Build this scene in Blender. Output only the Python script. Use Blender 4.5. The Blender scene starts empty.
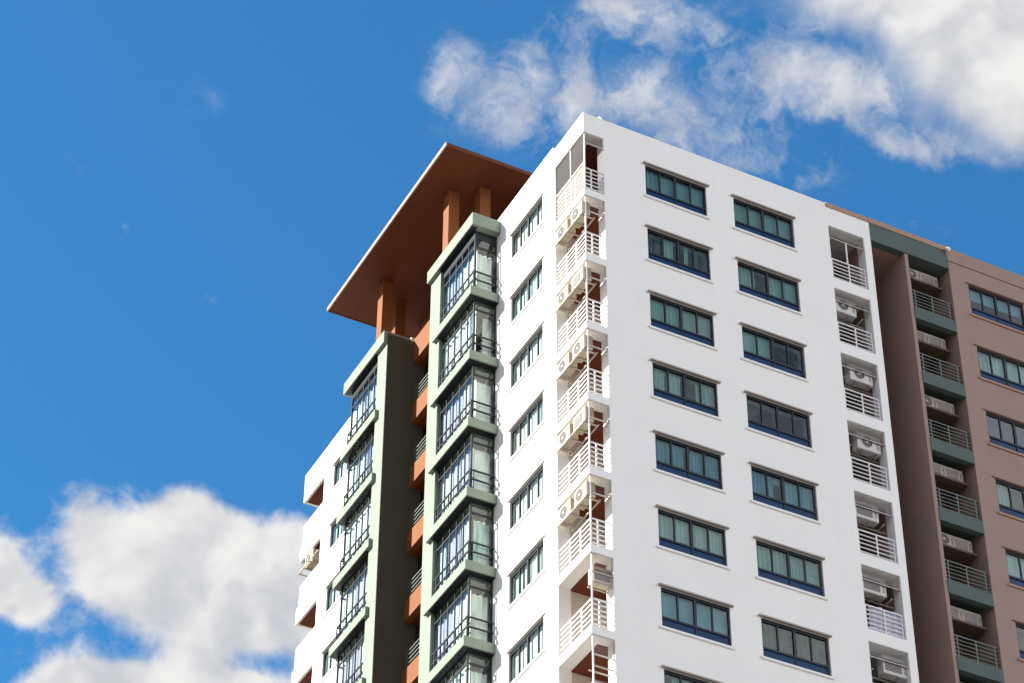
import bpy, bmesh, math, random
from mathutils import Vector, Matrix
random.seed(7)
R = math.radians
C = bpy.context.scene.collection
scene = bpy.context.scene

# ------------------------------------------------------------------ helpers
class MB:
    """collects boxes, tubes and sheets and links them as one mesh object"""
    def __init__(self, f=None):
        self.v, self.f, self.fn = [], [], f or (lambda a, b, c: (a, b, c))
    def box(self, x0, x1, y0, y1, z0, z1):
        n = len(self.v)
        for x in (x0, x1):
            for y in (y0, y1):
                for z in (z0, z1):
                    self.v.append(self.fn(x, y, z))
        self.f += [tuple(n + i for i in q) for q in
                   ((0, 1, 3, 2), (4, 6, 7, 5), (0, 4, 5, 1), (2, 3, 7, 6), (0, 2, 6, 4), (1, 5, 7, 3))]
    def quad(self, *p):
        n = len(self.v)
        self.v += [self.fn(*q) for q in p]
        self.f.append(tuple(range(n, n + len(p))))
    def tube(self, p, q, r, n=8, r2=None):
        p, q = Vector(p), Vector(q)
        d = (q - p).normalized()
        a = d.orthogonal().normalized(); b = d.cross(a)
        k = len(self.v); r2 = r if r2 is None else r2
        for i in range(n):
            t = 2 * math.pi * i / n
            o = a * math.cos(t) + b * math.sin(t)
            self.v.append(self.fn(*(p + o * r))); self.v.append(self.fn(*(q + o * r2)))
        for i in range(n):
            j = (i + 1) % n
            self.f.append((k + 2 * i, k + 2 * j, k + 2 * j + 1, k + 2 * i + 1))
        self.f.append(tuple(k + 2 * i for i in range(n)))
        self.f.append(tuple(k + 2 * i + 1 for i in reversed(range(n))))
    def mesh(self, name, mat):
        me = bpy.data.meshes.new(name)
        me.from_pydata(self.v, [], self.f)
        bm = bmesh.new(); bm.from_mesh(me)
        bmesh.ops.recalc_face_normals(bm, faces=bm.faces)
        bm.to_mesh(me); bm.free()
        me.materials.append(mat)
        return me
    def build(self, name, mat, parent=None, loc=(0, 0, 0)):
        return link(name, self.mesh(name, mat), parent, loc)

def link(name, me, parent=None, loc=(0, 0, 0)):
    o = bpy.data.objects.new(name, me)
    C.objects.link(o); o.parent = parent; o.location = loc
    return o

def thing(name, label, cat, loc=(0, 0, 0), group=None):
    o = bpy.data.objects.new(name, None); C.objects.link(o)
    o.location = loc; o['label'] = label; o['category'] = cat
    if group: o['group'] = group
    return o

def lattice(us, zs, solid, t0, t1, fn):
    """welded wall with openings: us, zs are breakpoints, solid(i, j) tells whether a cell is wall"""
    mb = MB(fn); ids = {}
    def vid(i, j, s):
        if (i, j, s) not in ids:
            ids[(i, j, s)] = len(mb.v); mb.v.append(fn(us[i], (t0, t1)[s], zs[j]))
        return ids[(i, j, s)]
    n, m = len(us) - 1, len(zs) - 1
    S = [[solid((us[i] + us[i + 1]) / 2, (zs[j] + zs[j + 1]) / 2) for j in range(m)] for i in range(n)]
    at = lambda i, j: 0 <= i < n and 0 <= j < m and S[i][j]
    for i in range(n):
        for j in range(m):
            if not S[i][j]: continue
            for s in (0, 1):
                mb.f.append((vid(i, j, s), vid(i + 1, j, s), vid(i + 1, j + 1, s), vid(i, j + 1, s)))
            for di, dj, a, b in ((-1, 0, (i, j), (i, j + 1)), (1, 0, (i + 1, j), (i + 1, j + 1)),
                                 (0, -1, (i, j), (i + 1, j)), (0, 1, (i, j + 1), (i + 1, j + 1))):
                if not at(i + di, j + dj):
                    mb.f.append((vid(*a, 0), vid(*b, 0), vid(*b, 1), vid(*a, 1)))
    return mb

def cuts(*vals):
    return sorted(set(round(v, 4) for v in vals))

# right-hand facades look along -Y, left-hand facades look along -X
FR = lambda u, w, z: (u, -w, z)          # u along +X, w outward
FL = lambda u, w, z: (-w, u, z)          # u along +Y, w outward

# ------------------------------------------------------------------ materials
def mat(name, col, rough=.7, noise=.06, scale=3., metal=0., spec=.3, streak=0., bump=0.):
    m = bpy.data.materials.new(name); m.use_nodes = True
    nt = m.node_tree; N = nt.nodes; L = nt.links
    b = N['Principled BSDF']
    b.inputs['Roughness'].default_value = rough; b.inputs['Metallic'].default_value = metal
    b.inputs['Specular IOR Level'].default_value = spec
    b.inputs['Base Color'].default_value = (*col, 1)
    if noise:
        tc = N.new('ShaderNodeTexCoord')
        nz = N.new('ShaderNodeTexNoise'); nz.inputs['Scale'].default_value = scale
        nz.inputs['Detail'].default_value = 6; nz.inputs['Roughness'].default_value = .6
        L.new(tc.outputs['Object'], nz.inputs['Vector'])
        mr = N.new('ShaderNodeMapRange')
        mr.inputs['From Min'].default_value = .3; mr.inputs['From Max'].default_value = .7
        mr.inputs['To Min'].default_value = 1 - noise; mr.inputs['To Max'].default_value = 1 + noise
        L.new(nz.outputs['Fac'], mr.inputs['Value'])
        last = mr.outputs['Result']
        if streak:
            mp = N.new('ShaderNodeMapping'); mp.inputs['Scale'].default_value = (2.2, 2.2, .12)
            L.new(tc.outputs['Object'], mp.inputs['Vector'])
            n2 = N.new('ShaderNodeTexNoise'); n2.inputs['Scale'].default_value = 1.5; n2.inputs['Detail'].default_value = 5
            L.new(mp.outputs['Vector'], n2.inputs['Vector'])
            m2 = N.new('ShaderNodeMapRange')
            m2.inputs['From Min'].default_value = .5; m2.inputs['From Max'].default_value = .75
            m2.inputs['To Min'].default_value = 1; m2.inputs['To Max'].default_value = 1 - streak
            L.new(n2.outputs['Fac'], m2.inputs['Value'])
            mu = N.new('ShaderNodeMath'); mu.operation = 'MULTIPLY'
            L.new(last, mu.inputs[0]); L.new(m2.outputs['Result'], mu.inputs[1]); last = mu.outputs[0]
        mx = N.new('ShaderNodeVectorMath'); mx.operation = 'SCALE'
        mx.inputs[0].default_value = col
        L.new(last, mx.inputs['Scale']); L.new(mx.outputs['Vector'], b.inputs['Base Color'])
        if bump:
            bp = N.new('ShaderNodeBump'); bp.inputs['Strength'].default_value = bump; bp.inputs['Distance'].default_value = .01
            n3 = N.new('ShaderNodeTexNoise'); n3.inputs['Scale'].default_value = 40; n3.inputs['Detail'].default_value = 3
            L.new(tc.outputs['Object'], n3.inputs['Vector'])
            L.new(n3.outputs['Fac'], bp.inputs['Height']); L.new(bp.outputs['Normal'], b.inputs['Normal'])
    return m

def screen(name, col, a):
    m = mat(name, col, .8, .05, 5); nt = m.node_tree; N = nt.nodes; L = nt.links
    t = N.new('ShaderNodeBsdfTransparent'); x = N.new('ShaderNodeMixShader'); x.inputs['Fac'].default_value = a
    L.new(t.outputs[0], x.inputs[1]); L.new(N['Principled BSDF'].outputs[0], x.inputs[2]); L.new(x.outputs[0], N['Material Output'].inputs['Surface'])
    return m

def glass(name, tint, rough=.0, ior=1.5):
    m = bpy.data.materials.new(name); m.use_nodes = True
    nt = m.node_tree; N = nt.nodes; L = nt.links; N.clear()
    out = N.new('ShaderNodeOutputMaterial'); mix = N.new('ShaderNodeMixShader')
    tr = N.new('ShaderNodeBsdfTransparent'); tr.inputs['Color'].default_value = (*tint, 1)
    gl = N.new('ShaderNodeBsdfGlossy'); gl.inputs['Roughness'].default_value = rough
    fr = N.new('ShaderNodeFresnel'); fr.inputs['IOR'].default_value = ior
    tc = N.new('ShaderNodeTexCoord'); nz = N.new('ShaderNodeTexNoise'); nz.inputs['Scale'].default_value = 1.3
    L.new(tc.outputs['Object'], nz.inputs['Vector'])
    bp = N.new('ShaderNodeBump'); bp.inputs['Strength'].default_value = .05; bp.inputs['Distance'].default_value = .1
    L.new(nz.outputs['Fac'], bp.inputs['Height']); L.new(bp.outputs['Normal'], gl.inputs['Normal'])
    ge = N.new('ShaderNodeNewGeometry'); io = N.new('ShaderNodeMapRange')   # same index from either side of the pane
    io.inputs['To Min'].default_value = ior; io.inputs['To Max'].default_value = 1 / ior
    L.new(ge.outputs['Backfacing'], io.inputs['Value']); L.new(io.outputs['Result'], fr.inputs['IOR'])
    L.new(fr.outputs['Fac'], mix.inputs['Fac']); L.new(tr.outputs['BSDF'], mix.inputs[1]); L.new(gl.outputs['BSDF'], mix.inputs[2])
    L.new(mix.outputs['Shader'], out.inputs['Surface'])
    return m

M = dict(
    white=mat('white_render', (.83, .815, .79), .8, .02, .6, streak=.02, bump=.15),
    trim=mat('white_trim', (.78, .775, .76), .7, .04, 4),
    sage=mat('sage_paint', (.20, .25, .195), .75, .04, 1.2, streak=.06, bump=.15),
    olive=mat('dark_olive', (.062, .062, .045), .8, .05, 1.0, streak=.08, bump=.15),
    pine=mat('dark_green_paint', (.082, .115, .107), .75, .06, 1.5, streak=.08),
    tan=mat('tan_render', (.32, .218, .182), .85, .05, .8, streak=.06, bump=.2),
    tancap=mat('tan_coping', (.38, .235, .165), .8, .05, 2),
    terra=mat('terracotta_paint', (.205, .066, .015), .75, .08, 1.5, streak=.08),
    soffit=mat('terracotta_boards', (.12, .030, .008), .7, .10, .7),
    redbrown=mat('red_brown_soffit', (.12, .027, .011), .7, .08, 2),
    beige=mat('beige_wall', (.55, .47, .40), .8, .05, 2),
    rail=mat('white_railing_paint', (.74, .72, .70), .45, .03, 5),
    railgrey=mat('grey_railing_paint', (.13, .16, .145), .5, .05, 5),
    frame=mat('dark_window_frame', (.012, .016, .024), .4, .05, 5),
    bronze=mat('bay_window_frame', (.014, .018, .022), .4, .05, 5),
    blue=mat('lower_glass_sky_tint', (.006, .036, .105), .25, .1, 3, spec=.15),  # sky reflection of the lower pane painted in as deep blue
    ac=mat('cream_casing', (.52, .45, .34), .5, .06, 3, streak=.12),
    acgrey=mat('grey_casing', (.56, .53, .52), .5, .06, 3, streak=.12),
    acdim=mat('shaded_casing', (.40, .35, .30), .6, .08, 3, streak=.2),  # casing darkened in colour for the shade between the green bands
    grille=mat('dark_grille', (.045, .035, .035), .6, .1, 8),
    steel=mat('painted_bracket', (.42, .38, .32), .6, .08, 5),
    shelfb=mat('brown_shelf', (.13, .085, .06), .8, .08, 3),
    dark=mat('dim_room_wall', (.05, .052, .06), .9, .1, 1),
    slab=mat('room_ceiling', (.28, .28, .28), .9, .05, 1),
    cur_w=mat('pale_curtain', (.74, .78, .74), .9, .06, 4),
    cur_g=mat('grey_blind', (.54, .57, .54), .9, .04, 4),
    cur_b=mat('blue_blind', (.30, .52, .66), .9, .04, 4),
    cur_t=mat('teal_curtain', (.54, .66, .62), .9, .06, 4),
    cur_d=mat('dim_sheer', (.15, .15, .12), .9, .12, 4),
    cur_l=mat('lavender_curtain', (.52, .52, .64), .9, .05, 4),
    sheet=mat('lavender_cloth', (.50, .49, .62), .9, .05, 4),
    gl_r=glass('teal_glass', (.68, .79, .79)),
    gl_l=glass('clear_green_glass', (.90, .955, .945)),
    gl_bay=glass('bay_glass', (.92, .96, .95), ior=1.42),
    fascia=mat('sunlit_fascia_tone', (.36, .25, .21), .6, .04, 2),  # sunlight on the canopy edge put into a paler colour
    screen=screen('insect_screen', (.07, .065, .06), .62), mesh=screen('pale_mesh', (.50, .47, .56), .8), mesh2=screen('beige_mesh', (.30, .26, .22), .8),
    cur_n=mat('navy_blind', (.02, .03, .22), .8, .05, 3),
    lintel=mat('grey_brown_lintel', (.42, .36, .33), .8, .1, 3),  # greyer brown than the white trim
    lamp=mat('cream_lamp_housing', (.78, .72, .58), .35, .02, 4),
    lens=mat('lamp_glass', (.8, .8, .78), .1, 0),
    roof=mat('roof_screed', (.35, .34, .32), .9, .1, .5),
    ground=mat('concrete_ground', (.13, .115, .095), .9, .15, .2),
)

# ------------------------------------------------------------------ measures
NF = 9                                  # storeys modelled with openings
TOP = 67.80                             # parapet
ZW, HW = 64.867, 1.487                  # window sill height (top storey) and opening height on the white and tan faces
ZL, HL = 65.03, 1.28                    # the same on the sunlit face
W1, W2 = (2.469, 4.951), (6.088, 8.60)
WIN_R = 2.482
WL = (3.06, 5.465)
WLW = WL[1] - WL[0]
MIR = 24.06                             # the sunlit face is symmetrical: y -> MIR - y
FLR, OPN = 64.16, 66.86                 # balcony opening, top storey
XE = 11.97                              # end of the white face
LV = lambda z, k: z - 3.0 * k

white = thing('apartment_tower', 'white high-rise apartment tower with sage green window bays and a terracotta roof canopy', 'apartment building')
wing = thing('apartment_wing', 'tan apartment block with dark green balcony bands adjoining the white tower', 'apartment building', (13.45, 0, 0))
WO = Vector((13.45, 0, 0))

# ------------------------------------------------------------------ white tower: walls
zs = [0.0, TOP]
for k in range(NF):
    zs += [LV(ZW, k), LV(ZW + HW, k), LV(FLR, k), LV(OPN, k), LV(64.2, k), LV(66.72, k)]
def inz(z, a, b):
    return any(LV(a, k) < z < LV(b, k) for k in range(NF))
SBX = (10.13, 11.66)
def solid_front(u, z):
    if u < .8 and inz(z, FLR, OPN): return False
    for a, b in (W1, W2):
        if a < u < b and inz(z, ZW, ZW + HW): return False
    if SBX[0] < u < SBX[1] and inz(z, 64.2, 66.72): return False
    if u > 10.09 and z > 67.62: return False
    return True
us = cuts(0, .8, *W1, *W2, 10.09, *SBX, XE)
wf = lattice(us, cuts(*zs, 67.62), solid_front, 0, -.45, FR)
wf.build('wall', M['white'], white)

# sunlit face (x = 0)
zl = [0.0, TOP]
for k in range(NF):
    zl += [LV(ZL, k), LV(ZL + HL, k), LV(FLR, k), LV(OPN, k), LV(64.25, k), LV(66.75, k)]
CB = 2.1                                # corner balcony length on the sunlit face
def solid_left(u, z):
    for v in (u, MIR - u):
        if v < CB and inz(z, FLR, OPN): return False
        if WL[0] < v < WL[1] and inz(z, ZL, ZL + HL): return False
        if 6.75 < v < 9.2 and inz(z, 64.25, 66.75): return False
    return not (10.1 < u < MIR - 10.1)
us = cuts(*[w for v in (.45, CB, WL[0], WL[1], 6.75, 9.2, 10.1) for w in (v, MIR - v)])
lattice(us, cuts(*zl), solid_left, 0, -.45, FL).build('wall', M['white'], white)
# parapet rise along the middle of the sunlit face
pr = MB(); pr.box(.003, .40, 2.25, 10.1, TOP, 68.0); pr.box(.003, .40, MIR - 10.1, MIR - 2.25, TOP - .0, TOP + .02)
pr.build('parapet', M['white'], white)
# far end and back walls, with the open corner at the far balcony
def solid_far(u, z):
    return not (u < .8 and inz(z, FLR, OPN))
lattice(cuts(0, .8, XE), cuts(*zs), solid_far, 0, .45, lambda u, w, z: (u, MIR - .45 + w, z)).build('wall', M['white'], white)
bw = MB(); bw.box(XE - .3, XE, .45, MIR - .45, 0, 67.6); bw.build('flank_wall', M['tan'], white)
rf = MB(); rf.box(.45, XE - .3, .45, MIR - .45, 67.0, 67.2); rf.build('roof', M['roof'], white)
# inside: room ceilings, partitions, dim core
for k in range(NF):
    s = MB(); z = LV(66.88, k)
    s.box(2.5, 10.0, .45, MIR - .45, z, z + .24); s.box(.45, 2.498, 2.35, MIR - 2.35, z, z + .24)
    s.build('floor_slab', M['slab'], white)
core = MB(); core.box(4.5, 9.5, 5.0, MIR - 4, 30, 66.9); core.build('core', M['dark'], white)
pt = MB()
pt.box(5.4, 5.5, .46, 4.9, 30, 66.9); pt.box(.46, 4.4, 5.9, 6.0, 30, 66.9); pt.box(.46, 4.4, 9.7, 9.8, 30, 66.9)
pt.box(.46, 4.4, MIR - 9.8, MIR - 9.7, 30, 66.9); pt.box(.46, 4.4, MIR - 6, MIR - 5.9, 30, 66.9)
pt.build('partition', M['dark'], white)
for fy in (lambda y: y, lambda y: MIR - y):          # walls round the corner balconies
    iw = MB(lambda x, y, z: (x, fy(y), z))
    iw.box(2.4, 2.496, .452, 2.119, 30, 67); iw.build('balcony_wall', M['beige'], white)
    iw = MB(lambda x, y, z: (x, fy(y), z))
    iw.box(.452, 2.496, 2.12, 2.25, 30, 67); iw.build('balcony_wall', M['beige'], white)

# ------------------------------------------------------------------ windows
def window_meshes(fn, W, H, panel, gmat, us=None, tm='trim', tl='lintel', out=.10):
    fr = MB(fn); d0, d1 = -.12, -.05
    fr.box(0, .055, d0, d1, 0, H); fr.box(W - .055, W, d0, d1, 0, H)
    fr.box(.055, W - .055, d0, d1, 0, .045); fr.box(.055, W - .055, d0, d1, H - .11, H)
    z0 = .045
    us = us or [W * .25, W * .5, W * .75]
    if panel:
        fr.box(.055, W - .055, d0 - .01, d1 + .01, .36, .43); z0 = .43
        fr.box(W * .5 - .02, W * .5 + .02, d0, d1 - .002, .045, .36)
    for i, u in enumerate(us):
        h = .045 if abs(u - W / 2) < .1 else .026
        fr.box(u - h, u + h, d0 + .004, d1 - .004 + (.01 if h > .03 else 0), z0, H - .11)
    g = MB(fn); g.box(.03, W - .03, -.092, -.086, z0 - .02, H - .03)
    s = MB(fn); s.box(-.09, W + .09, -.10, .055, -.085, .0)
    l = MB(fn); l.box(-.10, W + .10, 0.001, out, H + .004, H + .055)
    out = dict(window=fr.mesh('window', M['frame']), glass=g.mesh('window_glass', gmat),
               sill=s.mesh('sill', M[tm]), lintel=l.mesh('lintel', M[tl]))
    if panel:
        b = MB(fn); b.box(.05, W - .05, -.10, -.08, .03, .38); out['panel'] = b.mesh('lower_panel', M['blue'])
    return out

def curtain(fn, u0, u1, z0, z1, depth, material, parent, flat=False, folds=14):
    mb = MB(fn); n = 2 if flat else max(8, int((u1 - u0) * folds * 4)); ph = random.random() * 6
    fr = folds * random.uniform(.7, 1.2)
    for i in range(n):
        p = []
        for a in (u0 + (u1 - u0) * i / n, u0 + (u1 - u0) * (i + 1) / n):
            w = 0 if flat else .03 * math.sin(a * fr * 2 * math.pi / 2 + ph) + .012 * math.sin(a * 31 + ph)
            p.append((a, -depth + w))
        mb.quad((p[0][0], p[0][1], z0), (p[1][0], p[1][1], z0), (p[1][0], p[1][1], z1), (p[0][0], p[0][1], z1))
    return mb.build('curtain', M[material], parent)

def window(fn, meshes, base, root, off, curt, W, H, z0):
    p = Vector(fn(base[0], 0, base[1])) - off
    w = link('window', meshes['window'], root, p)
    link('window_glass', meshes['glass'], w); link('sill', meshes['sill'], w); link('lintel', meshes['lintel'], w)
    if 'panel' in meshes: link('lower_panel', meshes['panel'], w)
    for (a, b, m, low, flat) in curt:
        curtain(fn, .02 + a * (W - .04), .02 + b * (W - .04), z0 + low * (H - z0) - .04, H + .05, .20, m, w, flat)

WR = window_meshes(FR, WIN_R, HW, True, M['gl_r'])
WT = window_meshes(FR, WIN_R, HW, True, M['gl_r'], None, 'tancap', 'tan', .06)
WLm = window_meshes(FL, WLW, HL, False, M['gl_l'], [.5, 1.19, 1.80], out=.05)
f = False; t = True
CUR1 = [
    [(0, .25, 'cur_t', 0, f), (.25, 1, 'cur_g', 0, t)],
    [(.02, .10, 'cur_d', 0, f), (.14, .22, 'cur_d', 0, f), (.30, .44, 'cur_t', 0, f), (.62, .70, 'cur_t', 0, f), (.76, .86, 'cur_d', 0, f), (.92, .98, 'cur_d', 0, f)],
    [(0, .25, 'cur_t', 0, t), (.25, .5, 'cur_t', 0, f), (.5, 1, 'cur_g', 0, t)],
    [(0, .22, 'cur_w', 0, f), (.25, .46, 'cur_w', 0, f), (.70, 1, 'cur_t', 0, f)],
    [(0, .47, 'cur_b', 0, f), (.52, .72, 'cur_b', 0, f), (.74, 1, 'cur_b', 0, f)],
    [(0, .5, 'cur_w', 0, f), (.5, 1, 'cur_w', 0, f)],
    [(0, 1, 'cur_b', 0, t)],
    [(.15, .62, 'cur_t', 0, f), (.75, .95, 'cur_w', 0, f)],
    [(0, 1, 'cur_t', 0, f)]]
CUR2 = [
    [(0, 1, 'cur_g', 0, t)],
    [(0, .32, 'cur_t', 0, f), (.52, 1, 'cur_t', 0, f)],
    [(0, .48, 'cur_t', 0, t)],
    [(0, .06, 'cur_d', 0, f)],
    [(0, .26, 'cur_b', .0, f), (.26, .48, 'cur_b', .72, f), (.26, .36, 'cur_b', 0, f), (.54, 1, 'cur_b', 0, f)],
    [(0, .5, 'cur_t', 0, f), (.5, 1, 'cur_t', 0, f)],
    [(0, .45, 'cur_d', 0, f), (.52, 1, 'cur_d', 0, f)],
    [(0, 1, 'cur_w', 0, f)], [(0, 1, 'cur_t', 0, f)]]
CUR3 = [
    [(0, 1, 'cur_b', .5, t)],
    [(0, .6, 'cur_w', 0, f), (.6, 1, 'cur_t', 0, t)],
    [(0, 1, 'cur_n', 0, t)],
    [(0, .28, 'cur_t', 0, f), (.5, 1, 'cur_t', 0, f)],
    [(0, .5, 'cur_t', 0, t), (.5, 1, 'cur_b', 0, t)],
    [], [(0, 1, 'cur_t', 0, f)], [(0, 1, 'cur_t', 0, f)], []]
Z0 = Vector((0, 0, 0))
for k in range(NF):
    window(FR, WR, (W1[0], LV(ZW, k)), white, Z0, CUR1[k], WIN_R, HW, .40)
    window(FR, WR, (W2[0], LV(ZW, k)), white, Z0, CUR2[k], W2[1] - W2[0], HW, .40)
    c = [[(0, 1, 'cur_w', 0, t)], [(0, .7, 'cur_w', 0, f), (.75, 1, 'cur_t', 0, t)], [(0, 1, 'cur_w', 0, t)],
         [(0, .45, 'cur_w', 0, f), (.5, 1, 'cur_w', 0, t)]][k % 4]
    window(FL, WLm, (WL[0], LV(ZL, k)), white, Z0, c, WLW, HL, .03)
    window(FL, WLm, (MIR - WL[1], LV(ZL, k)), white, Z0, c, WLW, HL, .03)

# ------------------------------------------------------------------ window bays on the sunlit face
BX = 1.15                               # reach of the bands
def bay(mirror):
    fy = (lambda y: MIR - y) if mirror else (lambda y: y)
    F = lambda x, y, z: (x, fy(y), z)
    root = white
    p = MB(F); p.box(-1.0, -.003, 9.27, 10.1, 0, 67.15); p.build('bay_pillar', M['sage'], root)
    if mirror:                          # the flank facing the recess has a darker olive tone
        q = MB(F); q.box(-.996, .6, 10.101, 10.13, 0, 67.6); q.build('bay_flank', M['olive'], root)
    c = MB(F); c.box(-BX, -.003, 6.35, 10.1 if mirror else 10.16, 67.15, 67.72); c.build('bay_cap', M['sage'], root)
    F3 = lambda x, y, z: (x, fy(y), z)
    so = MB(F); so.box(-BX + .05, -.89, 6.46, 9.27, 67.13, 67.149); so.build('soffit_shade_plate', M['bronze'], root)  # dark plate under the cap, soffit shade put into its colour
    frm = MB(F3); gx, gy, H = -.86, 6.66, 2.63
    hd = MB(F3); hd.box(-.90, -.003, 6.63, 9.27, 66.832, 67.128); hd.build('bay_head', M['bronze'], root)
    ys = [7.18, 7.70, 8.22, 8.74]
    frm.box(gx - .035, gx + .03, gy - .03, gy + .035, 0, H)                     # corner post
    frm.box(gx - .03, gx + .03, 9.20, 9.268, 0, H)
    frm.box(-.065, -.004, gy - .03, gy + .03, 0, H)
    for y in ys: frm.box(gx - .022, gx + .022, y - .024, y + .024, 0, H)
    for z0, z1 in ((0, .06), (H - .5, H - .43), (H - .06, H)):
        frm.box(gx - .025, gx + .025, gy + .035, 9.20, z0, z1)
        frm.box(gx + .03, -.065, gy - .025, gy + .025, z0, z1)
    # a pair of guard rails stands proud of the glazing
    rl = MB(F3)
    for z in (.48, .86):
        rl.box(gx - .11, gx - .065, gy - .11, 9.2, z, z + .055)
        rl.box(gx - .065, -.01, gy - .11, gy - .065, z, z + .055)
    for y in (gy - .085, 7.44, 8.22, 9.0):
        rl.box(gx - .112, gx - .068, y - .022, y + .022, .0, .92)
        if y > 6.7:
            rl.box(gx - .07, gx - .02, y - .015, y + .015, .50, .53)
    g = MB(F3)
    g.box(gx - .005, gx + .005, gy + .01, 9.24, .02, H - .02); g.box(gx + .006, -.03, gy - .005, gy + .005, .02, H - .02)
    mf, mr, mg = frm.mesh('bay_window', M['bronze']), rl.mesh('guard_rail', M['bronze']), g.mesh('bay_glass', M['gl_bay'])
    for k in range(NF):
        z = LV(64.2, k)
        b = MB(F); b.box(-BX, -.003, 6.40, 9.27, z - .37, z); b.box(-BX, -1.003, 9.27, 9.56, z - .37, z)
        b.build('bay_band', M['sage'], root)
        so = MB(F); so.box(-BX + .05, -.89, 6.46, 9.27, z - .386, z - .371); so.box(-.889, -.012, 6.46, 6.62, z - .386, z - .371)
        so.build('soffit_shade_plate', M['bronze'], root)  # dark plates stand in for the shade under each band
        w = link('bay_window', mf, root, (0, 0, z)); link('bay_glass', mg, w); link('guard_rail', mr, w)
        cc = random.choice(['cur_w', 'cur_w', 'cur_t'])
        FF = lambda u, d, z: (-.86 - d, fy(u), z)
        style = (k * 2 + (3 if mirror else 0)) % 5
        lav = 'cur_l'
        segs = [[(6.72, 7.9, 'cur_w'), (7.9, 9.25, lav)], [(6.8, 8.3, lav), (8.4, 9.2, 'cur_w')], [(6.8, 9.2, 'cur_w')],
                [(6.8, 7.5, 'cur_w'), (7.6, 8.6, lav), (8.75, 9.2, 'cur_t')], [(6.72, 7.7, 'cur_w'), (7.75, 9.2, lav)]][style]
        for a, bb, m_ in segs:
            curtain(FF, a, bb, .03, 2.1 if style != 2 else 2.5, .12, m_, w, False, 7)
        GG = lambda u, d, z: (u, fy(6.66 - d), z)
        if k in (1,): curtain(GG, -.42, -.05, .05, 2.06, .2, 'cur_g', w, False, 9)
        else: curtain(GG, -.66, -.05, .05, 2.05, .2, ('cur_w', 'cur_w', 'cur_w', 'cur_w', 'cur_t')[k % 5], w, k in (2, 3), 9)
bay(False); bay(True)

# ------------------------------------------------------------------ terracotta recess between the bays
RY0, RY1 = 10.13, MIR - 10.13
q = MB(); q.box(.12, .37, RY0 + .005, RY1 - .005, LV(66.55, 0), TOP - .1); q.build('recess_parapet', M['terra'], white)
for k in range(NF):
    q = MB(); q.box(.12, .37, RY0 + .005, RY1 - .005, LV(66.55, k + 1), LV(64.4, k)); q.build('recess_parapet', M['terra'], white)
rw = MB(); rw.box(1.6, 1.75, RY0 - .4, RY1 + .4, 30, 67.6); rw.build('recess_wall', M['terra'], white)
for k in range(NF):
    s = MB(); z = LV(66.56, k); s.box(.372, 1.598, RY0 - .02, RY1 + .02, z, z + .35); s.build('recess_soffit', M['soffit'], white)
    r = MB()
    for zz in (64.58, 64.76, 64.94, 65.12): r.box(.17, .20, RY0 + .12, RY1 - .12, LV(zz, k), LV(zz, k) + .04)
    for y in (RY0 + .3, 11.3, 12.4, RY1 - .3): r.box(.205, .24, y, y + .04, LV(64.4, k), LV(65.16, k))
    r.build('railing', M['railgrey'], white)

# ------------------------------------------------------------------ roof canopy
CZ = 70.9
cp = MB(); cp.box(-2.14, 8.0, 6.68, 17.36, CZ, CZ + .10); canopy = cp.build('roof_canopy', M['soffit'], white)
fa = MB(); fa.box(-2.20, -2.142, 6.62, 17.42, CZ - .02, CZ + .16); fa.build('fascia', M['fascia'], canopy)  # only the sun-side edge gets the pale, painted-in sunlit tone
for y0, y1 in ((6.62, 6.678), (17.362, 17.42)):
    fa = MB(); fa.box(-2.142, 8.0, y0, y1, CZ - .02, CZ + .16); fa.build('fascia', M['soffit'], canopy)  # remaining edges take the dark soffit tone, shade painted in
for x, y in ((-1.0, 8.74), (-1.0, 14.62), (-.02, 8.05), (-.02, 15.5)):
    q = MB(); q.box(x, x + .44, y, y + .46, 67.1 if x > -.5 else 67.722, CZ); q.build('canopy_post', M['terra'], canopy)
ph = MB(); ph.box(1.5, 9.0, 7.4, 16.6, 67.2, CZ - .002); ph.build('penthouse', M['terra'], white)

# ------------------------------------------------------------------ corner balconies of the white tower
def rails(mb, seg, z, n=5, h=1.05, t=.032, post=.045):
    """horizontal bars along a segment ((x0,y0),(x1,y1))"""
    (x0, y0), (x1, y1) = seg
    dx = abs(x1 - x0) > abs(y1 - y0)
    for i in range(n + 1):
        zz = z + .10 + (h - .14) * i / n; tt = t * (1.5 if i == n else 1)
        if dx: mb.box(x0, x1, y0 - t / 2, y0 + t / 2, zz, zz + tt)
        else: mb.box(x0 - t / 2, x0 + t / 2, y0, y1, zz, zz + tt)

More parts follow.
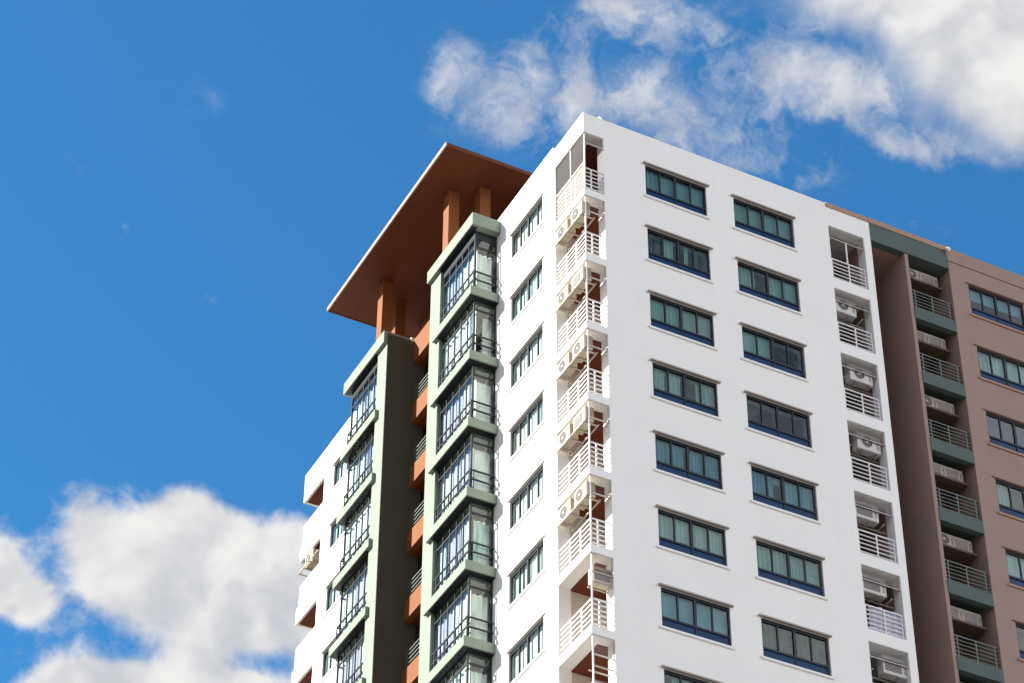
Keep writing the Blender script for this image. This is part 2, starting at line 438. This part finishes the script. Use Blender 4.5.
def corner_balcony(k, mirror):
    fy = (lambda y: MIR - y) if mirror else (lambda y: y)
    F = lambda x, y, z: (x, fy(y), z)
    zf, zt = LV(FLR, k), LV(OPN, k)
    b = MB(F); b.box(.452, 2.398, .452, 2.118, zf - .18, zf - .02); b.box(.802, 2.398, .452, 2.118, zf - .018, zf + .0)
    bal = b.build('balcony', M['trim'], white)
    s = MB(F); s.box(.453, 2.397, .453, 2.117, zt - .05, zt + .10)
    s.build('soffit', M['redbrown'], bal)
    if mirror:                          # deeper drop beam and a low red ceiling at the far corner
        db = MB(F); db.box(.0, .10, 0, 2.1, zt - .46, zt); db.box(.10, .80, 0, .10, zt - .46, zt); db.build('drop_beam', M['white'], bal)
        rc = MB(F); rc.box(.101, 2.39, .101, 2.11, zt - .44, zt - .40); rc.build('ceiling', M['redbrown'], bal)
    po = MB(F); po.box(.055, .10, .055, .10, zf, zt - .03); mirror or po.build('corner_post', M['rail'], bal)
    r = MB(F)
    rails(r, ((.12, .07), (.80, .07)), zf); rails(r, ((.07, .12), (.07, 2.1)), zf)
    for y in (.72, 1.40): r.box(.055, .10, y, y + .045, zf, zf + 1.04)
    r.box(.30, .345, .055, .10, zf, zf + 1.04)
    r.build('railing', M['rail'], bal)
    lv = MB(F); h = .62 if k else .40
    for i in range(9):
        z = zt - .045 - h * (i + .5) / 9
        lv.quad((.11, .055, z - .012), (.80, .055, z - .012), (.80, .085, z + .016), (.11, .085, z + .016))
    lv.box(.11, .80, .05, .10, zt - .06 - h, zt - .03 - h); lv.box(.77, .80, .05, .10, zt - .03 - h, zt - .03)
    mirror or lv.build('louvre_screen', M['acgrey'], bal)
    if mirror:
        sc = MB(F); sc.box(.045, .055, .08, 2.08, zf + .04, zf + 1.02); sc.box(.08, .8, .045, .055, zf + .04, zf + 1.02); sc.build('mesh_panel', M['mesh'], bal)
    if k == 0 and not mirror:
        sc = MB(F); sc.box(.075, .09, .14, 2.08, zf + .12, zf + 1.30); sc.build('mesh_panel', M['mesh2'], bal)
        gp = MB(F); gp.box(.075, .083, .14, 1.02, zf + 1.36, zt - .05); gp.box(.075, .083, 1.08, 2.08, zf + 1.36, zt - .05); gp.build('insect_screen', M['screen'], bal)
        pp = MB(F)
        for y in (1.03,): pp.box(.05, .11, y, y + .05, zf, zt - .03)
        pp.box(.05, .105, .11, 2.1, zf + 1.30, zf + 1.355); pp.build('screen_frame', M['rail'], bal)
    elif k and not (mirror and k != 1):
        sh = MB(F); za = zt - (1.145 if mirror else .86)
        if k < 6:
            for y in (.16, .62, 1.16, 1.72): sh.box(-.08, .46, y, y + .04, za, za + .04)
            sh.box(-.08, -.04, .10, 2.05, za + .001, za + .041); sh.box(.42, .46, .10, 2.1, za + .001, za + .041)
        else:
            sh.box(.12, .82, .10, .14, za - .2, za - .16); sh.box(.12, .82, .40, .44, za - .2, za - .16)
        sh.build('shelf', M['steel'], bal)
    return bal
for k in range(NF):
    corner_balcony(k, False); corner_balcony(k, True)

# ------------------------------------------------------------------ small balconies beside the notch
for k in range(NF):
    zf, zt = LV(64.2, k), LV(66.72, k)
    b = MB(); b.box(10.0, 11.67, .452, 1.9, zf - .28, zf); bal = b.build('balcony', M['trim'], white)
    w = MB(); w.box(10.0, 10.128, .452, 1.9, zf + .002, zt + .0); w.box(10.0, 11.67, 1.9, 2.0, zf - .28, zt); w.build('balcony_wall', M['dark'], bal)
    s = MB(); s.box(10.13, 11.66, .452, 1.898, zt + .0, zt + .04); s.build('soffit', M['acgrey'], bal)
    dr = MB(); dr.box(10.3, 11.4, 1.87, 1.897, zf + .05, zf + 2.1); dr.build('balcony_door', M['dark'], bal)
    r = MB(); rails(r, ((10.13, .09), (11.66, .09)), zf, 5, 1.0)
    for x in (10.17, 10.9, 11.58): r.box(x, x + .045, .07, .11, zf, zf + .98)
    r.build('railing', M['rail'], bal)
    lv = MB(); h = .50
    for i in range(9):
        z = zt - .03 - h * (i + .5) / 9
        lv.quad((10.13, .06, z - .016), (11.66, .06, z - .016), (11.66, .09, z + .022), (10.13, .09, z + .022))
    for x in (10.13, 11.63): lv.box(x, x + .03, .05, .10, zt - h - .03, zt)
    lv.box(10.16, 11.63, .06, .09, zt - h - .04, zt - h - .02)
    lv.build('louvre_screen', M['acgrey'], bal)
    if k == 0:
        pp = MB(); pp.box(10.86, 10.91, .06, .11, zf + 1.0, zt - h); pp.build('screen_post', M['rail'], bal)
    else:
        sh = MB(); z = zt - .98
        for x in (10.25, 10.75, 11.3): sh.box(x, x + .04, .12, .60, z, z + .04)
        sh.box(10.131, 11.659, .52, .56, z + .001, z + .041); sh.build('shelf', M['steel'], bal)

# coping over the lower end of the white face
co = MB(); co.box(10.095, XE, -.03, .42, 67.622, 67.83); co.build('coping', M['tancap'], white)

# ------------------------------------------------------------------ tan wing
TF = 15.42
def tb(): return MB(lambda x, y, z: (x - 13.45, y, z))
zt_ = [0.0, 67.15]
for k in range(NF): zt_ += [LV(ZW, k), LV(ZW + HW, k)]
TW = (16.22, 18.70); TW2 = (20.0, 22.48)
TR = lambda u, w, z: (u - 13.45, -w, z)
lattice(cuts(TF, *TW, *TW2, 24.0), cuts(*zt_), lambda u, z: not (inz(z, ZW, ZW + HW) and (TW[0] < u < TW[1] or TW2[0] < u < TW2[1])), 0, -.40, TR).build('wall', M['tan'], wing)
up = tb(); up.box(TF, 24, .002, .40, 67.20, 67.84); up.box(TF + .01, 24, .05, .39, 67.15, 67.2); up.build('parapet', M['tan'], wing)
w = tb(); w.box(13.45, 13.60, .30, 9.0, 0, 67.6); w.box(13.45, 13.60, .02, .30, 0, 66.745); w.build('side_wall', M['tan'], wing)
w = tb(); w.box(XE + .014, 13.448, .282, 7.998, 66.76, 67.0); w.build('notch_soffit', M['tan'], wing)
w = tb(); w.box(11.99, 13.449, 8.0, 8.2, 0, 67.5); w.box(23.7, 24, .40, 18, 0, 67.5); w.box(13.6, 23.7, 17.7, 18, 0, 67.5); w.build('wall', M['tan'], wing)
w = tb(); w.box(13.601, TF + .3, 1.9, 2.0, 30, 67); w.box(TF + .001, TF + .3, .401, 1.9, 30, 67); w.build('recess_wall', M['tan'], wing)
w = tb(); w.box(13.6, 23.7, .41, 17.7, 67.0, 67.2); w.build('roof', M['roof'], wing)
for k in range(NF):
    s = tb(); z = LV(66.88, k); s.box(15.8, 23.6, .41, 8, z, z + .24); s.build('floor_slab', M['slab'], wing)
cw = tb(); cw.box(16, 23.5, 4.0, 8, 30, 66.9); cw.build('core', M['dark'], wing)
g = tb(); g.box(XE + .012, TF - .002, -.02, .28, 66.75, 67.60); g.build('green_beam', M['pine'], wing)
g = tb(); g.box(XE + .005, TF + .08, -.045, .42, 67.602, 67.83); g.build('coping', M['tancap'], wing)
for k in range(NF):
    zb = LV(66.7, k)
    if k:
        b = tb(); b.box(13.602, TF - .002, -.01, .22, zb - .02, zb + .50); b.box(13.602, TF - .002, .22, 1.898, zb + .2, zb + .48)
        bal = b.build('balcony_band', M['pine'], wing)
    else:
        b = tb(); b.box(13.602, TF - .002, .282, 1.898, 66.76, 67.0); bal = b.build('balcony_band', M['pine'], wing)
    s = tb(); zs_ = LV(65.93, k); s.box(13.605, 15.30, .34, .95, zs_, zs_ + .05); s.box(13.605, 15.30, .33, .34, zs_ - .01, zs_ + .07); s.build('shelf', M['shelfb'], bal)
    d = tb(); d.box(13.75, 14.9, 1.86, 1.897, LV(64.22, k), LV(66.2, k)); d.build('balcony_door', M['dark'], bal)
    r = tb()
    zf = LV(64.2, k)
    rails(r, ((13.605, .10), (TF - .005, .10)), zf, 5, .92, .026)
    for x in (13.75, 14.5, 15.25): r.box(x, x + .04, .085, .115, zf, zf + .9)
    r.build('railing', M['railgrey'], bal)
for k in range(NF):
    window(FR, WT, (TW[0], LV(ZW, k)), wing, WO, CUR3[k], WIN_R, HW, .40)
    window(FR, WT, (TW2[0], LV(ZW, k)), wing, WO, CUR3[(k + 2) % 9], WIN_R, HW, .40)

# ------------------------------------------------------------------ air conditioners
def ac_proto(fan, casing, W=.80, H=.60, D=.33):
    """outdoor unit, front towards local -Y, base at the origin, u along +X"""
    b = MB(); b.box(0, W, 0, D, .03, H); b.box(.06, .12, .03, D - .03, 0, .03); b.box(W - .12, W - .06, .03, D - .03, 0, .03)
    me = b.mesh('casing', M[casing])
    bm = bmesh.new(); bm.from_mesh(me)
    bmesh.ops.bevel(bm, geom=[e for e in bm.edges if e.calc_length() > .25], offset=.012, segments=2, affect='EDGES')
    bm.to_mesh(me); bm.free()
    g = MB(); cx, cz = W * .42, H * .52
    if fan:
        g.tube((cx, -.012, cz), (cx, .004, cz), .21, 20)
    else:
        g.box(W * .08, W * .74, -.01, .004, H * .20, H * .78)
    mg = g.mesh('grille', M['grille'])
    gd = MB()
    if fan:
        for r_ in (.08, .14, .21):
            for i in range(20):
                a, c = 2 * math.pi * i / 20, 2 * math.pi * (i + 1) / 20
                gd.tube((cx + r_ * math.cos(a), -.016, cz + r_ * math.sin(a)), (cx + r_ * math.cos(c), -.016, cz + r_ * math.sin(c)), .006, 4)
        gd.tube((cx, -.02, cz), (cx, -.012, cz), .045, 12)
    else:
        for i in range(7): gd.box(W * .08, W * .74, -.016, -.008, H * (.22 + .08 * i), H * (.22 + .08 * i) + .014)
    vt = MB()
    for i in range(6): vt.box(W * .82, W * .94, -.006, .002, H * (.25 + .09 * i), H * (.25 + .09 * i) + .02)
    return me, mg, gd.mesh('guard', M['acgrey']), vt.mesh('side_vent', M['grille'])
PR = {('fan', 'acdim'): ac_proto(True, 'acdim', .74, .56), ('box', 'acdim'): ac_proto(False, 'acdim', .74, .56),
      ('fan', 'ac'): ac_proto(True, 'ac'), ('fan', 'acgrey'): ac_proto(True, 'acgrey', .95, .74),
      ('box', 'ac'): ac_proto(False, 'ac'), ('box', 'acgrey'): ac_proto(False, 'acgrey', .95, .72)}
def ac(kind, loc, rz, label, group):
    o = thing('air_conditioner', label, 'air conditioner', loc, group); o.rotation_euler.z = rz
    for n, me in zip(('casing', 'grille', 'guard', 'side_vent'), PR[kind]): link(n, me, o)
ORD = ['top', 'second', 'third', 'fourth', 'fifth', 'sixth', 'seventh', 'eighth', 'ninth']
for k in range(1, 8):
    z = LV(OPN, k) - .815
    if k < 6:
        ac(('fan' if k % 2 else 'box', 'ac'), (-.05, .90, z), -R(90), f'cream air conditioner beside the corner post, {ORD[k]} white corner balcony from the roof', 'air conditioners on the white corner balconies')
        ac(('fan', 'ac'), (-.05, 1.95, z), -R(90), f'cream air conditioner away from the corner post, {ORD[k]} white corner balcony from the roof', 'air conditioners on the white corner balconies')
    elif k == 6:
        ac(('box', 'ac'), (.14, .10, z - .2), 0, f'lone cream air conditioner on the {ORD[k]} white corner balcony from the roof', 'air conditioners on the white corner balconies')
for k in (1,):
    z = LV(OPN, k) - 1.10
    ac(('fan', 'ac'), (.03, MIR - .5, z), -R(90), f'cream air conditioner on the far corner balcony at the left edge of the white tower', 'air conditioners on the far corner balconies')
for k, (x, kd) in {1: (10.06, 'fan'), 2: (10.55, 'fan'), 3: (10.58, 'fan'), 4: (10.2, 'box'), 5: (10.2, 'box'), 6: (10.72, 'box')}.items():
    z = LV(66.72, k) - .96
    ac((kd, 'acgrey'), (max(x, 10.15), .14, z), 0, f'grey air conditioner in the {ORD[k]} small balcony down at the white face right edge', 'air conditioners in the small white balconies')
for k in range(0, 8):
    z = LV(65.985, k)
    ac(('box' if k % 2 else 'fan', 'acdim'), (13.68, .42, z), 0, f'left air conditioner on the {ORD[k]} shelf down between the dark green bands', 'air conditioners between the green bands')
    ac(('fan' if k == 6 else 'box', 'acdim'), (14.42, .42, z), 0, f'right air conditioner on the {ORD[k]} shelf down between the dark green bands', 'air conditioners between the green bands')

# ------------------------------------------------------------------ small things
def cloth():
    mb = MB(); n, m = 26, 10
    P = lambda i, j: (10.36 + 1.22 * i / n, .14 + .018 * math.sin(i * 1.1 + j * .15) + .01 * math.sin(i * .37 + 1), LV(64.2, 5) + 1.06 - 1.0 * j / m - .02 * math.sin(i * .5))
    vs = [P(i, j) for j in range(m + 1) for i in range(n + 1)]
    mb.v = [(x - 10.36, y - .14, z - LV(64.2, 5)) for x, y, z in vs]
    for j in range(m):
        for i in range(n):
            a = j * (n + 1) + i; mb.f.append((a, a + 1, a + n + 2, a + n + 1))
    o = mb.build('hanging_sheet', M['sheet'], None, (10.36, .14, LV(64.2, 5)))
    o['label'] = 'pale lavender sheet hung inside the railing of a small white balcony'; o['category'] = 'sheet'
    md = o.modifiers.new('thickness', 'SOLIDIFY'); md.thickness = .006
cloth()
fl = thing('floodlight', 'small cream floodlight at the roof edge where the green beam meets the tan block', 'floodlight', (15.36, -.05, 67.45))
b = MB(); b.box(-.02, .02, -.02, .02, .0, .14); b.build('bracket', M['steel'], fl)
b = MB(); b.tube((0, -.02, .20), (0, -.17, .13), .055, 12, .085); b.tube((0, .03, .22), (0, -.02, .20), .03, 12, .055); b.build('lamp_housing', M['lamp'], fl)
b = MB(); b.tube((0, -.172, .13), (0, -.178, .127), .075, 12); b.build('lamp_glass', M['lens'], fl)
nb = thing('roof_light', 'tiny white lamp standing on the white parapet near its corner', 'lamp', (.78, .2, TOP))
b = MB(); b.tube((0, 0, 0), (0, 0, .12), .04, 10); b.build('stem', M['rail'], nb)
b = MB(); b.tube((0, 0, .12), (0, 0, .17), .06, 12, .11); b.tube((0, 0, .17), (0, 0, .28), .11, 12, .05); b.build('lamp_head', M['trim'], nb)

# ------------------------------------------------------------------ ground
def structure(o): o['kind'] = 'structure'
g = MB(); S = 3000; g.quad((-S, -S, 0), (S, -S, 0), (S, S, 0), (-S, S, 0)); structure(g.build('ground', M['ground']))

# ------------------------------------------------------------------ camera
f_px, yaw, pitch, roll = 2649.288, .473672, .696912, .006639
fwd = Vector((math.sin(yaw) * math.cos(pitch), math.cos(yaw) * math.cos(pitch), math.sin(pitch)))
rt = Vector((math.cos(yaw), -math.sin(yaw), 0)); upv = rt.cross(fwd)
rr = rt * math.cos(roll) + upv * math.sin(roll); uu = -rt * math.sin(roll) + upv * math.cos(roll)
cam = bpy.data.cameras.new('Camera'); co_ = bpy.data.objects.new('Camera', cam); C.objects.link(co_)
cam.sensor_width = 36; cam.lens = f_px / 1024 * 36; cam.clip_end = 10000
co_.matrix_world = Matrix(((rr.x, uu.x, -fwd.x, -32.495), (rr.y, uu.y, -fwd.y, -58.026), (rr.z, uu.z, -fwd.z, 1.6), (0, 0, 0, 1)))
scene.camera = co_

# ------------------------------------------------------------------ sun and sky
EL, AZ = R(30.5), R(22)
sd = Vector((-math.cos(AZ) * math.cos(EL), math.sin(AZ) * math.cos(EL), math.sin(EL)))
sun = bpy.data.lights.new('Sun', 'SUN'); so = bpy.data.objects.new('Sun', sun); C.objects.link(so)
sun.energy = 5.0; sun.angle = R(.5); sun.color = (1, .95, .87)
so.rotation_euler = sd.to_track_quat('Z', 'Y').to_euler(); so.location = (-60, 30, 90)

world = bpy.data.worlds.new('World'); scene.world = world; world.use_nodes = True
nt = world.node_tree; N = nt.nodes; L = nt.links; N.clear()
out = N.new('ShaderNodeOutputWorld'); bg = N.new('ShaderNodeBackground'); L.new(bg.outputs[0], out.inputs[0])
SKY = .066
bg.inputs['Strength'].default_value = SKY
sky = N.new('ShaderNodeTexSky'); sky.sky_type = 'NISHITA'; sky.sun_disc = False
sky.sun_elevation = EL; sky.sun_rotation = math.atan2(sd.x, sd.y)
sky.air_density = 1.0; sky.dust_density = .4; sky.ozone_density = 2.0
tc = N.new('ShaderNodeTexCoord'); D = tc.outputs['Generated']
def math_(op, a, b=None, c=None, clamp=False):
    n = N.new('ShaderNodeMath'); n.operation = op; n.use_clamp = clamp
    for i, v in enumerate((a, b, c)):
        if v is None: continue
        if isinstance(v, (int, float)): n.inputs[i].default_value = v
        else: L.new(v, n.inputs[i])
    return n.outputs[0]
def vmath(op, a, b=None, s=None):
    n = N.new('ShaderNodeVectorMath'); n.operation = op
    for i, v in enumerate((a, b)):
        if v is None: continue
        if isinstance(v, (tuple, Vector)): n.inputs[i].default_value = v
        else: L.new(v, n.inputs[i])
    if s is not None: n.inputs['Scale'].default_value = s
    return n.outputs['Value'] if op in ('LENGTH', 'DOT_PRODUCT') else n.outputs['Vector']
def noise(vec, scale, detail=8, rough=.55, color=False, dist=0.):
    n = N.new('ShaderNodeTexNoise'); n.inputs['Scale'].default_value = scale; n.inputs['Detail'].default_value = detail
    n.inputs['Roughness'].default_value = rough; n.inputs['Distortion'].default_value = dist
    L.new(vec, n.inputs['Vector']); return n.outputs['Color' if color else 'Fac']
def ramp(v, a, b, c=0, d=1, smooth=True):
    n = N.new('ShaderNodeMapRange'); n.interpolation_type = 'SMOOTHSTEP' if smooth else 'LINEAR'
    for nm, x in (('From Min', a), ('From Max', b), ('To Min', c), ('To Max', d)): n.inputs[nm].default_value = x
    L.new(v, n.inputs['Value']); return n.outputs['Result']
def direction(px, py):
    d = fwd * f_px + rr * (px - 512) - uu * (py - 341.5); return d.normalized()
def bank(px, py, ax, ay, ang, strength):
    """one cloud bank: a soft ellipse of coverage about a compass direction in the sky"""
    c = direction(px, py)
    t1 = (rr - c * rr.dot(c)).normalized(); t2 = c.cross(t1)
    a = R(ang); e1 = t1 * math.cos(a) + t2 * math.sin(a); e2 = c.cross(e1)
    m = Matrix((e1, e2, c)).transposed().to_euler()
    mp = N.new('ShaderNodeMapping'); mp.vector_type = 'TEXTURE'
    mp.inputs['Location'].default_value = c; mp.inputs['Rotation'].default_value = m
    mp.inputs['Scale'].default_value = (ax / f_px, ay / f_px, .5)
    L.new(D, mp.inputs['Vector'])
    d2 = vmath('DOT_PRODUCT', mp.outputs['Vector'], mp.outputs['Vector'])
    e = math_('POWER', math.e, math_('MULTIPLY', d2, -1.0))
    return math_('MULTIPLY', e, strength)
def total(items):
    s = items[0]
    for i in items[1:]: s = math_('ADD', s, i)
    return s
warp = vmath('SCALE', vmath('SUBTRACT', noise(D, 14, 3, .5, True), (.5, .5, .5)), s=.035)
DW = vmath('ADD', D, warp)
nA = noise(DW, 30, 11, .60)                       # cauliflower edges of the heaped clouds
lit = vmath('ADD', DW, tuple(sd * .010))
nA2 = noise(lit, 30, 3, .5)
nA3 = noise(DW, 30, 3, .5)
# heaped clouds low over the horizon side and the large bank overhead
heap = total([bank(*b) for b in (
    (92, 522, 38, 42, 0, .85), (186, 522, 40, 40, 0, .9), (145, 575, 84, 54, -15, .75), (235, 580, 85, 56, -20, .95),
    (290, 570, 44, 44, 0, .5), (250, 628, 50, 24, 0, .35), (-4, 562, 42, 50, -20, .9), (26, 604, 28, 22, 0, .5),
    (150, 688, 105, 32, 0, 1.05), (245, 690, 60, 18, 0, .55), (245, 640, 60, 22, 0, .35), (60, 690, 50, 24, 0, .4), (330, 600, 50, 80, 0, .7))])
over = total([bank(*b) for b in (
    (960, 10, 120, 62, 10, 1.0), (1015, 75, 95, 64, 5, .9), (1035, 135, 60, 30, 0, .4), (820, 0, 70, 26, 0, .35))])
outside = ramp(vmath('DOT_PRODUCT', D, fwd), math.cos(R(24)), math.cos(R(15)), 1, 0)
nB = math_('ADD', noise(D, 3.2, 9, .58, dist=.3), ramp(vmath('DOT_PRODUCT', D, (0, 0, 1)), .10, .80, .30, -.12, False))
nAm = math_('SUBTRACT', nA, .5)
covA = math_('MAXIMUM', ramp(math_('ADD', heap, math_('MULTIPLY', nAm, 1.55)), .27, .74),
             ramp(math_('ADD', over, math_('MULTIPLY', nAm, .8)), .16, .98))
covFill = math_('MULTIPLY', ramp(nB, .44, .60), outside)  # clouds added outside the view to light the shaded face
covA = math_('MAXIMUM', covA, covFill)
# thin torn veils
warp2 = vmath('SCALE', vmath('SUBTRACT', noise(D, 18, 5, .6, True), (.5, .5, .5)), s=.06)
nW = noise(vmath('ADD', D, warp2), 40, 12, .60)
nP = noise(vmath('ADD', D, warp2), 13, 4, .5)
veil = total([bank(*b) for b in (
    (462, 68, 36, 56, 20, .46), (520, 50, 46, 20, -20, .42), (548, 85, 40, 40, 0, .42), (515, 120, 50, 30, 0, .36), (660, 88, 62, 46, 20, .62),
    (640, 15, 60, 26, 0, .55), (705, 125, 60, 36, 10, .55), (785, 70, 70, 52, 10, .58), (795, 165, 52, 24, 5, .50), (850, 95, 70, 42, 10, .52),
    (920, 220, 34, 14, 15, .42), (905, 150, 50, 10, 25, .34), (975, 150, 80, 22, 5, .5), (590, 100, 60, 60, 0, .42),
    (190, 100, 60, 26, 0, .16), (72, 160, 20, 10, 40, .22), (30, 650, 80, 40, 0, .40), (285, 540, 60, 40, 0, .3), (120, 620, 50, 30, 0, .3))])
rag = math_('ADD', ramp(nW, .30, .70, 0, 1, False), math_('MULTIPLY', math_('SUBTRACT', nP, .5), 1.5))
covW = math_('MULTIPLY', ramp(math_("ADD", veil, rag), .60, 1.70), ramp(veil, .01, .34, 0, .84))
cov = math_('SUBTRACT', 1.0, math_('MULTIPLY', math_('SUBTRACT', 1.0, covA), math_('SUBTRACT', 1.0, covW)), clamp=True)
# relief: brighter where the cloud thins towards the sun, greyer in the thick
rel = math_('SUBTRACT', nA3, nA2)
shade = math_('ADD', math_('MULTIPLY', rel, 2.4), math_('MULTIPLY', math_('SUBTRACT', noise(D, 11, 3, .5), .5), 1.5))
sh = ramp(shade, -.45, .5)
CLD = 1.0                                          # cloud radiance scale
def rgb(c):
    n = N.new('ShaderNodeRGB'); n.outputs[0].default_value = (*c, 1); return n.outputs[0]
def mixc(f, a, b):
    n = N.new('ShaderNodeMix'); n.data_type = 'RGBA'; L.new(f, n.inputs['Factor']); L.new(a, n.inputs['A']); L.new(b, n.inputs['B']); return n.outputs['Result']
front = ramp(vmath('DOT_PRODUCT', D, sd), -.02, -.75, 1.0, 5.0)   # unseen clouds opposite the sun, overbrightened to fill the shaded face
cl = mixc(sh, rgb((3.55, 3.65, 3.9)), rgb((5.25, 5.2, 5.1)))
grade = N.new('ShaderNodeMix'); grade.data_type = 'RGBA'; grade.blend_type = 'MULTIPLY'; grade.inputs['Factor'].default_value = 1
L.new(sky.outputs[0], grade.inputs['A']); grade.inputs['B'].default_value = (.335, .985, 1.32, 1)
clf = N.new('ShaderNodeVectorMath'); clf.operation = 'SCALE'; L.new(cl, clf.inputs[0]); L.new(front, clf.inputs['Scale'])
L.new(mixc(cov, grade.outputs['Result'], clf.outputs['Vector']), bg.inputs['Color'])

# ------------------------------------------------------------------ render settings
scene.render.engine = 'CYCLES'
scene.view_settings.view_transform = 'Standard'; scene.view_settings.look = 'None'
scene.view_settings.gamma = 1; scene.view_settings.exposure = 1.35
scene.cycles.max_bounces = 8; scene.cycles.transparent_max_bounces = 12
scene.cycles.use_denoising = True
scene.render.resolution_x, scene.render.resolution_y = 1024, 683
